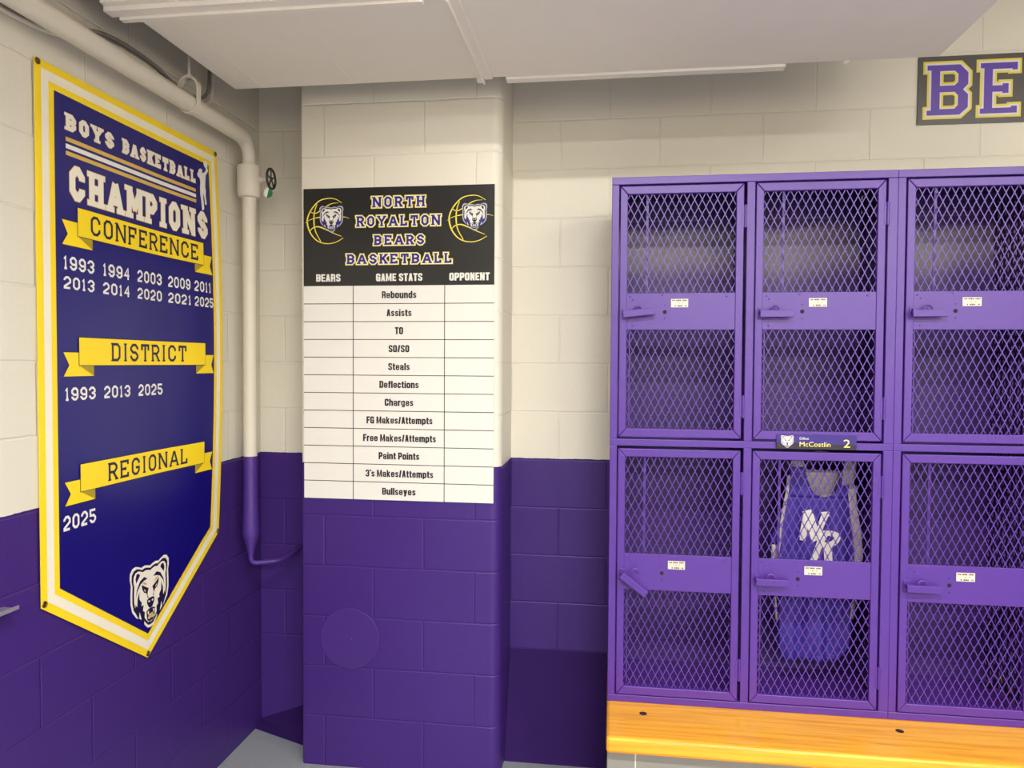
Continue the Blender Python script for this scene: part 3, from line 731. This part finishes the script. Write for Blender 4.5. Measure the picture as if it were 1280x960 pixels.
wd = {'Rebounds': .138, 'Assists': .10, 'TO': .033, 'SO/SO': .083, 'Steals': .086, 'Deflections': .158, 'Charges': .115, 'FG Makes/Attempts': .266, 'Free Makes/Attempts': .294, 'Paint Points': .164, "3's Makes/Attempts": .273, 'Bullseyes': .135}
for k, s in enumerate(rows):
    mb = MB(); poster(mb, s, -.828 if len(s) < 15 else -.8265, 1.928 - .0702 * (k + .5) - .0145, .0278, P, D + .0005, width=wd[s]); build('row_name', mb, M_line, bd, org)
def taper(mb, pts, w0, w1, w2, d, mi=0):
    """pen line swelling from w0 to w1 and back to w2"""
    n = len(pts); p = [Vector(q) for q in pts]; L = []; Rr = []
    for i in range(n):
        a = (p[min(n - 1, i + 1)] - p[max(0, i - 1)]).normalized(); nn = Vector((-a.y, a.x)); f = i / (n - 1)
        w = (w0 + (w1 - w0) * f * 2) if f < .5 else (w1 + (w2 - w1) * (f - .5) * 2)
        L.append(p[i] + nn * w / 2); Rr.append(p[i] - nn * w / 2)
    for i in range(n - 1): mb.flat([tuple(Rr[i]), tuple(Rr[i + 1]), tuple(L[i + 1]), tuple(L[i])], P, d, mi)
def curve2(P3, n=14):
    return [tuple(q[:2]) for q in smooth_path([(a, b, 0) for a, b in P3], n)]
def ball_badge(cu, cv):
    mb = MB(); R = .0885; g = lambda x, y: (cu + (x - 412) * .000270, cv - (y - 497) * .000261)
    S = lambda pts, *w: taper(mb, curve2([g(*q) for q in pts]), *w, D + .0005)
    S([(640, 225), (540, 165), (430, 152), (300, 185), (190, 290), (125, 410), (112, 520), (150, 650), (220, 750), (310, 810), (430, 832), (550, 810), (660, 750)], .002, .0062, .002)
    S([(590, 222), (500, 228), (430, 255), (380, 290), (340, 330)], .001, .004, .003)
    S([(262, 235), (225, 340), (212, 480), (235, 640), (318, 800)], .003, .0055, .003)
    S([(150, 330), (190, 365), (250, 368), (310, 335), (350, 322)], .003, .004, .003)
    S([(75, 515), (150, 470), (230, 445), (330, 430), (480, 425), (640, 435), (690, 438), (750, 458)], .001, .0050, .001)
    S([(145, 640), (200, 590), (280, 575), (380, 610), (500, 670), (630, 725)], .003, .0052, .002)
    b = build('basketball_emblem', mb, M_byel, bd, org)
    mb = MB(); bear_head(mb, cu + (480 - 412) * .000270, cv - (462 - 497) * .000261, .0455, .0490, P, D + .001, (0, 1, 2, 3, 4))
    build('bear_badge', mb, [M_ring, M_line, M_board, M_bpur, M_ring], b, org)
ball_badge(-1.121, 2.182); ball_badge(-.548, 2.180)

# ------------------------------------------------------------------ round cover plate low on the column
pc = (-1.030, .523); org = (pc[0], COLY, pc[1]); P = PB(COLY)
cp = thing('cover_plate', org, 'round purple painted blank cover plate low on the block column', 'cover plate')
mb = MB(); mb.prism([(pc[0] + a, pc[1] + b) for a, b in circ(.124, 64)], P, 0, .006); build('disc', mb, M_wedge, cp, org, bevel=.003)
mb = MB(); mb.sphere((pc[0] + .003, COLY - .006, pc[1]), .006, 0, 6, (1, .4, 1)); build('screw', mb, M_wedge, cp, org, smooth=True)

# ------------------------------------------------------------------ big lettered sign above the lockers
org = (1.36, WB, 2.567); P = PB(WB - .001)
sg = thing('wall_sign', org, 'dark grey sign with big purple block letters edged in yellow above the lockers', 'sign')
mb = MB(); mb.prism([(1.172, 2.568), (1.70, 2.566), (1.70, 2.830), (1.174, 2.829)], P, 0, .006); build('panel', mb, M_sgrey, sg, org)
def grow(pts, o):
    n = len(pts); out = []
    ar = sum(pts[i - 1][0] * pts[i][1] - pts[i][0] * pts[i - 1][1] for i in range(n)); sg_ = 1 if ar > 0 else -1
    for i in range(n):
        p, q, rr = Vector(pts[i - 1]), Vector(pts[i]), Vector(pts[(i + 1) % n])
        a, b = (q - p).normalized(), (rr - q).normalized(); na, nb = Vector((a.y, -a.x)) * sg_, Vector((b.y, -b.x)) * sg_
        m = (na + nb).normalized(); q2 = q + m * o / max(.4, m.dot(na)); out.append((q2.x, q2.y))
    return out
LB = [(0, 0), (.80, 0), (1, .145), (1, .400), (.875, .50), (1, .605), (1, .835), (.80, 1), (0, 1), (0, .90), (.10, .90), (.10, .10), (0, .10)]
CB = [[(.31, .585), (.31, .875), (.67, .875), (.755, .81), (.755, .65), (.67, .585)], [(.31, .12), (.31, .455), (.67, .455), (.755, .385), (.755, .19), (.67, .12)]]
LE = [(0, 0), (1, 0), (1, .135), (.84, .135), (.84, .105), (.33, .105), (.33, .425), (.60, .425), (.60, .395), (.765, .395), (.765, .585), (.60, .585), (.60, .55), (.33, .55), (.33, .875), (.86, .875), (.86, .85), (1, .85), (1, 1), (0, 1), (0, .90), (.10, .90), (.10, .10), (0, .10)]
for pts, holes, u0, u1 in ((LB, CB, 1.2055, 1.3545), (LE, [], 1.3985, 1.5305)):
    mb = MB(); f = lambda q: (u0 + q[0] * (u1 - u0), 2.602 + q[1] * .193)
    base = [f(q) for q in pts]
    mb.flat(grow(base, .0150), P, .0066, 0); mb.flat(grow(base, .0075), P, .0071, 1); mb.flat(base, P, .0076, 2)
    for hq in holes:
        hb = [f(q) for q in hq]; mb.flat(hb, P, .0081, 1); mb.flat(grow(hb, -.0045), P, .0086, 0); mb.flat(grow(hb, -.0125), P, .0091, 3)
    build('letter', mb, [M_byel, M_board, M_spur, M_sgrey], sg, org)

# ------------------------------------------------------------------ lockers
LY, LZ, LW, LH, LD = 2.6, .4406, .933, 1.83, .365
def lattice(mb, P, u0, u1, v0, v1, per, w, d0, d1, slope=.5, nodes=True):
    """flattened expanded metal: two families of slanting strands"""
    H = v1 - v0
    for sgn in (1, -1):
        k0 = math.floor((-H * slope) / per) - 1; k1 = math.ceil((u1 - u0 + H * slope) / per) + 1
        for k in range(k0, k1 + 1):
            a = u0 + per * (k + .5)          # u where the strand meets the top edge v1
            # u(v) = a + sgn * slope * (v1 - v)
            lo, hi = v0, v1
            if sgn > 0: lo = max(lo, v1 - (u1 - a) / slope); hi = min(hi, v1 - (u0 - a) / slope)
            else: hi = min(hi, v1 - (a - u1) / slope); lo = max(lo, v1 - (a - u0) / slope)
            if hi - lo < .004: continue
            h = w / 2 * math.sqrt(1 + slope * slope)
            ul, uh = a + sgn * slope * (v1 - lo), a + sgn * slope * (v1 - hi)
            mb.prism([(ul - h, lo), (ul + h, lo), (uh + h, hi), (uh - h, hi)], P, d0, d1)
    if nodes:
        step = per / slope / 2; r = 0; v = v1
        while v > v0 + .002:
            off = .5 if r % 2 == 0 else 0.0
            for k in range(0, int((u1 - u0) / per) + 2):
                u = u0 + per * (k + off)
                if u0 + .002 < u < u1 - .002:
                    mb.prism([(u, max(v0, v - w * 2.4)), (u + w * .95, v), (u, min(v1, v + w * 2.4)), (u - w * .95, v)], P, d0, d1 + .0005)
            v -= step; r += 1
L0 = (-.007, LY, LZ)
PXZ = lambda u, v, d: (u, -d, v)
bank = thing('locker_bank', L0, 'two column purple mesh door locker bank at left, name plate and jersey in it', 'lockers', 'purple locker banks on the bench')
WORLD[bank.name] = Vector((0, 0, 0))           # its parts are built in the bank's own frame
mb = MB(); th = .02
mb.box((0, 0, 0), (LW, th, .025)); mb.box((0, 0, LH - .026), (LW, th, LH)); mb.box((0, .001, .902), (LW, th, .926))
mb.box((0, 0, .025), (.025, th, .902)); mb.box((0, 0, .926), (.025, th, LH - .026))
mb.box((LW - .031, 0, .025), (LW, th, .902)); mb.box((LW - .031, 0, .926), (LW, th, LH - .026))
mb.box((.452, .0005, .025), (.479, th, .902)); mb.box((.452, .0005, .926), (.479, th, LH - .026))
build('front_frame', mb, M_lock, bank, bevel=.002)
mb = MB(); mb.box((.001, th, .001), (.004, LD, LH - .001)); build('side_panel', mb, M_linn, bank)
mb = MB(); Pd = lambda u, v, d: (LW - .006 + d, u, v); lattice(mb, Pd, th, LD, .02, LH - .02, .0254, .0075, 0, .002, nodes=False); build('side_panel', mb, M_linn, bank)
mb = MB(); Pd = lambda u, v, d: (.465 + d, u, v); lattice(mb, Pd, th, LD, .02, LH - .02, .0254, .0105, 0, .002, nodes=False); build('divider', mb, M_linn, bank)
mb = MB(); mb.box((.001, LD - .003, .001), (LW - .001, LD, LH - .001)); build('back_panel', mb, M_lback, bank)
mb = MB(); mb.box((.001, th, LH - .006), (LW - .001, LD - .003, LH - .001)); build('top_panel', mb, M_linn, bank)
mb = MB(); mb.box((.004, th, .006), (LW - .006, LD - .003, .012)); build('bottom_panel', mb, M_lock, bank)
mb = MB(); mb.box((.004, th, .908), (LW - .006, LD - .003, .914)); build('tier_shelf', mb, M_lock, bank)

DW, DH = .413, .864
def make_door(parent, loc):
    # built in the door's own frame: x across, z up, y = 0 the front face of the bank
    mb = MB(); s, tp, bt, g = .025, .028, .029, .0004; y0, y1 = -.003, .016
    quads = [[(0, 0), (s, bt), (s, DH - tp), (0, DH)], [(DW, 0), (DW, DH), (DW - s, DH - tp), (DW - s, bt)],
             [(0 + g * 3, 0), (DW - g * 3, 0), (DW - s - g * 3, bt), (s + g * 3, bt)], [(s + g * 3, DH - tp), (DW - s - g * 3, DH - tp), (DW - g * 3, DH), (g * 3, DH)]]
    for q in quads: mb.prism(q, PXZ, -y1, -y0)
    door = build('door', mb, M_lock, parent, bevel=.0022)
    door.location = loc
    WORLD[door.name] = Vector((0, 0, 0))
    for (v0, v1) in ((bt - .004, .374), (.494, DH - tp + .004)):
        mb = MB(); lattice(mb, PXZ, s - .003, DW - s + .003, v0, v1, .0254, .0028, -.0085, -.0066)
        build('mesh_panel', mb, M_lock, door)
    mb = MB(); mb.box((s - .004, .0005, .371), (DW - s + .004, .0085, .497)); lp = build('lock_panel', mb, M_lock, door, bevel=.001)
    for (u, v) in ((.036, .485), (.046, .474), (.046, .385), (.145, .49), (.36, .485)):
        mb = MB(); mb.sphere((u, .0005, v), .0035, 0, 5, (1, .5, 1)); build('rivet', mb, M_lock, door, smooth=True)
    mb = MB()
    for (u, v, R_) in ((.154, .432, .0068), (.154, .455, .0018), (.154, .409, .0020)):
        mb.prism([(u + a, v + b) for a, b in circ(R_, 16)], PXZ, -.0005, .0002)
    build('lock_hole', mb, M_hole, door, label='dark keyhole openings')
    mb = MB(); mb.box((.1745, -.0015, .4475), (.2325, .0005, .4765)); pl_ = build('number_plate', mb, M_plate, door, bevel=.0006, label='small cream number plate')
    mb = MB(); rnd = random.Random(3)
    for v, hgt in ((.4712, .0046), (.462, .0018), (.4528, .0046)):
        u = .1785
        while u < .226:
            wv = rnd.uniform(.0012, .004)
            if rnd.random() < (.8 if hgt > .002 else .35): mb.flat([(u, v - hgt / 2), (u + wv, v - hgt / 2), (u + wv, v + hgt / 2), (u, v + hgt / 2)], PXZ, .0019)
            u += wv + .0012
    build('plate_print', mb, M_text, door)
    for zc in (.753, .110):
        mb = MB(); mb.tube([(DW + .005, -.005, zc - .038), (DW + .005, -.005, zc + .038)], .0046, 10)
        for k in range(-2, 3): mb.tube([(DW + .005, -.005, zc + k * .015 - .0006), (DW + .005, -.005, zc + k * .015 + .0006)], .0053, 10)
        mb.box((DW - .006, -.0042, zc - .036), (DW + .013, -.0030, zc + .036))
        build('hinge', mb, M_lock, door, smooth=True)
    # flat lock bars behind the mesh
    mb = MB(); mb.box((.089, .018, .40), (.095, .021, DH - .02)); mb.box((.095, .018, .40), (.097, .030, DH - .02)); build('lock_bar', mb, M_lock, door)
    mb = MB(); mb.box((.034, .018, .02), (.038, .030, .42)); build('lock_bar', mb, M_lock, door)
    # turn handle, its origin on the pivot
    pv = (.020, -.022, .423)
    mb = MB()
    mb.box((.012, -.034, .412), (.120, -.030, .435)); mb.box((.012, -.030, .431), (.120, -.014, .435)); mb.box((.012, -.030, .412), (.120, -.018, .4145))
    h = build('handle', mb, M_lock, door, pv, bevel=.0012)
    mb = MB(); mb.torus((.062, -.020, .436), (1, 0, 0), (0, 0, 1), .013, .0032, 0, PI, 14, 8); build('padlock_eye', mb, M_lock, door, smooth=True)
    mb = MB(); mb.tube([(.020, .004, .423), (.020, -.031, .423)], .006, 10); mb.box((.010, -.006, .405), (.030, .003, .445)); mb.tube([(.013, -.018, .437), (.013, -.034, .437)], .003, 8); build('pivot', mb, M_lock, door, bevel=.001)
    return door
d0 = make_door(bank, (.029, 0, .934))
doors = [d0]
for loc in ((.482, 0, .934), (.029, 0, .029), (.482, 0, .029)):
    c = copy_tree(d0, bank); c.location = loc; doors.append(c)
bank2 = copy_tree(bank); bank2.location = (L0[0] + LW, LY, LZ)
bank2['label'] = 'purple mesh door locker bank cut by the right edge, below the lettered sign'
def turn(door, deg):
    for ch in door.children:
        if ch.name.startswith('handle'): ch.rotation_euler = (0, math.radians(-deg), 0)
turn(doors[0], 6); turn(doors[2], -37)

# name plate stuck on the rail between the tiers
org = (.68, LY, 1.345); P = PB(LY - .0035)
npl = thing('name_plate', org, 'dark and purple name plate with yellow lettering between upper and lower locker', 'name plate')
mb = MB(); mb.prism([(.551, 1.344), (.808, 1.344), (.808, 1.393), (.551, 1.393)], P, 0, .003); build('plate', mb, M_nbg, npl, org, bevel=.0008)
mb = MB(); mb.flat([(.5512, 1.366), (.8078, 1.361), (.8078, 1.3928), (.5512, 1.3928)], P, .0033); build('purple_band', mb, M_npu, npl, org)
mb = MB(); bear_head(mb, .586, 1.3695, .019, .0195, P, .0036, (0, 1, 0, 2, 2)); build('bear_badge', mb, [M_white, M_nbg, M_ring], npl, org)
mb = MB(); print_text(mb, 'Dillon', .626, 1.3765, .0080, P, .004, width=.029, offset=.0, left=True); build('first_name', mb, M_white, npl, org)
mb = MB(); print_text(mb, 'McCostlin', .626, 1.3535, .0155, P, .004, width=.099, offset=.0, left=True); build('last_name', mb, M_nye, npl, org)
mb = MB(); print_text(mb, '2', .7665, 1.3525, .026, P, .004, width=.021, offset=.0, left=True); build('player_number', mb, M_nye, npl, org)

# ------------------------------------------------------------------ jersey hanging in the lower right locker of the first bank
JY = 2.765; org = (.745, JY, 1.30)
def interp(tab, z):
    tab = sorted(tab)
    if z <= tab[0][0]: return tab[0][1]
    for (a, b), (c, d) in zip(tab, tab[1:]):
        if z <= c: return b + (d - b) * (z - a) / (c - a)
    return tab[-1][1]
OL = [(.562, .617), (.62, .609), (.79, .600), (.95, .603), (1.03, .609), (1.10, .620), (1.17, .633), (1.23, .637), (1.30, .636)]
OR = [(.562, .812), (.62, .845), (.79, .874), (.95, .880), (1.03, .872), (1.10, .860), (1.17, .852), (1.23, .858), (1.30, .866)]
NL = [(1.153, .756), (1.156, .736), (1.168, .720), (1.181, .709), (1.218, .695), (1.253, .686), (1.30, .681)]
NR = [(1.153, .758), (1.156, .777), (1.170, .789), (1.191, .799), (1.229, .812), (1.261, .817), (1.30, .826)]
def jy(x, z):
    return JY + .010 * math.sin(x * 62 + z * 5) * min(1, (1.32 - z) * 3) + .006 * math.sin(x * 130 - z * 9 + 1) * (1.35 - z) + .35 * (x - .745) ** 2
def patch(mb, left, right, z0, z1, nx, nz, dy=0.0, mi=0):
    vs = []; fs = []
    for j in range(nz + 1):
        z = z0 + (z1 - z0) * j / nz; a, b = left(z), right(z)
        for i in range(nx + 1):
            x = a + (b - a) * i / nx; vs.append((x, jy(x, z) + dy, z))
    for j in range(nz):
        for i in range(nx): k = j * (nx + 1) + i; fs.append((k, k + 1, k + nx + 2, k + nx + 1))
    mb.add(vs, fs, mi)
ol, orr, nl, nr = (lambda T: (lambda z: interp(T, z)))(OL), (lambda T: (lambda z: interp(T, z)))(OR), (lambda T: (lambda z: interp(T, z)))(NL), (lambda T: (lambda z: interp(T, z)))(NR)
js = thing('basketball_jersey', org, 'purple sleeveless jersey with white monogram hanging behind the locker mesh', 'jersey')
def cloth(name, mb, m, th=.003):
    o = build(name, mb, m, js, org, smooth=False)
    for p in o.data.polygons: p.use_smooth = True
    md = o.modifiers.new('solid', 'SOLIDIFY'); md.thickness = th; md.offset = 1
    return o
mb = MB(); patch(mb, ol, orr, .562, 1.153, 40, 50); patch(mb, ol, nl, 1.153, 1.30, 10, 14); patch(mb, nr, orr, 1.153, 1.30, 10, 14); cloth('front_body', mb, M_jer)
mb = MB(); patch(mb, ol, orr, .57, 1.10, 30, 30, .05); cloth('back_body', mb, M_jer)
mb = MB(); patch(mb, lambda z: .672, lambda z: .836, 1.10, 1.246, 14, 10, .045); cloth('inner_back', mb, M_jgr)
mb = MB(); patch(mb, lambda z: ol(z) - .010, lambda z: ol(z) + .001 - .004 * (z < .93), .70, 1.23, 2, 34, -.003); cloth('side_trim', mb, M_jgr)
mb = MB(); patch(mb, lambda z: orr(z) - .016, lambda z: orr(z) + .012 - .010 * (z < .93), .72, 1.20, 3, 34, -.003); cloth('side_trim', mb, M_jgr)
mb = MB(); patch(mb, lambda z: ol(z) + .002, lambda z: ol(z) + .046, 1.262, 1.296, 4, 4, -.003); cloth('strap_trim', mb, M_jgr)
mb = MB(); patch(mb, lambda z: orr(z) - .042, lambda z: orr(z), 1.20, 1.298, 4, 6, -.003); cloth('strap_trim', mb, M_jgr)
M_hem = mat('hem_thread', (110, 90, 190), .7)
for hz in (.580, .572):
    mb = MB(); patch(mb, lambda z: ol(z) + .001, lambda z: orr(z) - .001, hz, hz + .003, 40, 1, -.002); cloth('hem_stitching', mb, M_hem, .001)
mb = MB()
PJ = lambda u, v, d: (u, jy(u, v) - .010 - d, v)
def fat(pts, w):
    w *= 1.3
    q = curve2(pts, 6) if len(pts) > 2 else [(pts[0][0] + (pts[1][0] - pts[0][0]) * i / 6, pts[0][1] + (pts[1][1] - pts[0][1]) * i / 6) for i in range(7)]
    for qd in stroke(q, w): mb.flat(qd, PJ, .001)
fat([(.680, 1.008), (.694, 1.108)], .017); fat([(.694, 1.108), (.728, 1.000)], .026); fat([(.728, 1.005), (.758, 1.094)], .018); fat([(.745, 1.094), (.772, 1.097)], .012); fat([(.672, 1.006), (.690, 1.004)], .010)
fat([(.718, .930), (.756, 1.026)], .022); fat([(.750, 1.024), (.782, 1.027), (.798, 1.017), (.790, .998), (.770, .984), (.742, .984)], .015); fat([(.768, .985), (.772, .926)], .020); fat([(.705, .926), (.732, .924)], .012)
build('monogram', mb, M_jwh, js, org, label='white interlocking letters N and R')
mb = MB()
patch(mb, lambda z: interp([(.975, .572), (.995, .573), (1.045, .598)], z), lambda z: .606, .975, 1.045, 4, 6, .012); o = cloth('loose_flap', mb, M_jer)
mb = MB(); patch(mb, lambda z: .581, lambda z: .596, .85, .975, 2, 6, .012); cloth('flap_lining', mb, M_jwh)
# coat hanger under the straps
org = (.75, 2.79, 1.335)
ch = thing('coat_hanger', org, 'thin wire hanger carrying the purple jersey inside the locker', 'hanger')
mb = MB(); mb.tube(smooth_path([(.625, 2.795, 1.290), (.69, 2.795, 1.305), (.75, 2.795, 1.316), (.81, 2.795, 1.305), (.872, 2.795, 1.288), (.81, 2.795, 1.283), (.69, 2.795, 1.283), (.625, 2.795, 1.290)]), .0018, 8); build('shoulder_wire', mb, M_steel, ch, org, smooth=True)
mb = MB(); mb.tube([(.75, 2.795, 1.314), (.75, 2.795, 1.348)], .0018, 8); build('hook', mb, M_steel, ch, org, smooth=True)

# dark strap with two metal ends at the back of the third locker
org = (1.40, 2.86, .455)
st = thing('strap', org, 'dark strap with two small shiny metal ends at the right locker bottom', 'strap')
mb = MB()
pth = smooth_path([(1.345, 2.90, .464), (1.372, 2.86, .470), (1.362, 2.82, .500), (1.376, 2.80, .522), (1.370, 2.77, .500), (1.374, 2.74, .490)], 8)
for i in range(len(pth) - 1):
    a, b = pth[i], pth[i + 1]; mb.add([(a.x, a.y, a.z - .008), (b.x, b.y, b.z - .008), (b.x, b.y, b.z + .008), (a.x, a.y, a.z + .008)], [(0, 1, 2, 3)])
o = build('webbing', mb, M_strap, st, org); o.modifiers.new('solid', 'SOLIDIFY').thickness = .003
for (x, y, z) in ((1.374, 2.80, .519), (1.372, 2.735, .508)):
    mb = MB(); mb.tube([(x - .006, y, z + .008), (x, y, z), (x + .006, y, z - .012)], [.004, .008, .005], 10); build('metal_end', mb, M_clip, st, org, smooth=True)

# ------------------------------------------------------------------ bench
org = (.97, 2.7, 0)
bn2 = thing('bench', org, 'long varnished wooden bench carrying the purple lockers', 'bench')
mb = MB(); mb.box((-.009, 2.347, .386), (1.95, 3.06, .44)); build('bench_top', mb, M_wood, bn2, org, bevel=.010)
for x in (.114, .936, 1.75):
    mb = MB(); mb.tube([(x, 2.523, .436), (x, 2.523, .4402), (x, 2.523, .4405)], [.013, .013, .011], 18); build('bolt_head', mb, M_darkm, bn2, org, smooth=True)
M_base = mat('grey_base_paint', (140, 137, 130), 0.5, bump=0.2, scale=40, var=0.06)
mb = MB(); mb.box((-.006, 2.385, 0.0002), (1.94, WB - .002, .386)); build('base_box', mb, M_base, bn2, org, bevel=.003, label='pale grey boxed base')
mb = MB(); mb.box((.083, 2.383, .001), (.087, 2.3855, .385)); build('base_seam', mb, M_pipe, bn2, org)

# ------------------------------------------------------------------ metal tray on the left wall at the picture's edge
org = (WL + .03, 1.3, .995)
tr = thing('metal_tray', org, 'end of a narrow grey metal tray on the purple left wall by the banner', 'tray')
mb = MB(); mb.box((WL, .5, .990), (WL + .05, 1.70, .9925)); mb.box((WL + .047, .5, .9925), (WL + .05, 1.70, 1.000)); mb.box((WL, .5, .9925), (WL + .003, 1.67, 1.012)); build('tray_channel', mb, M_alu, tr, org, bevel=.0006)
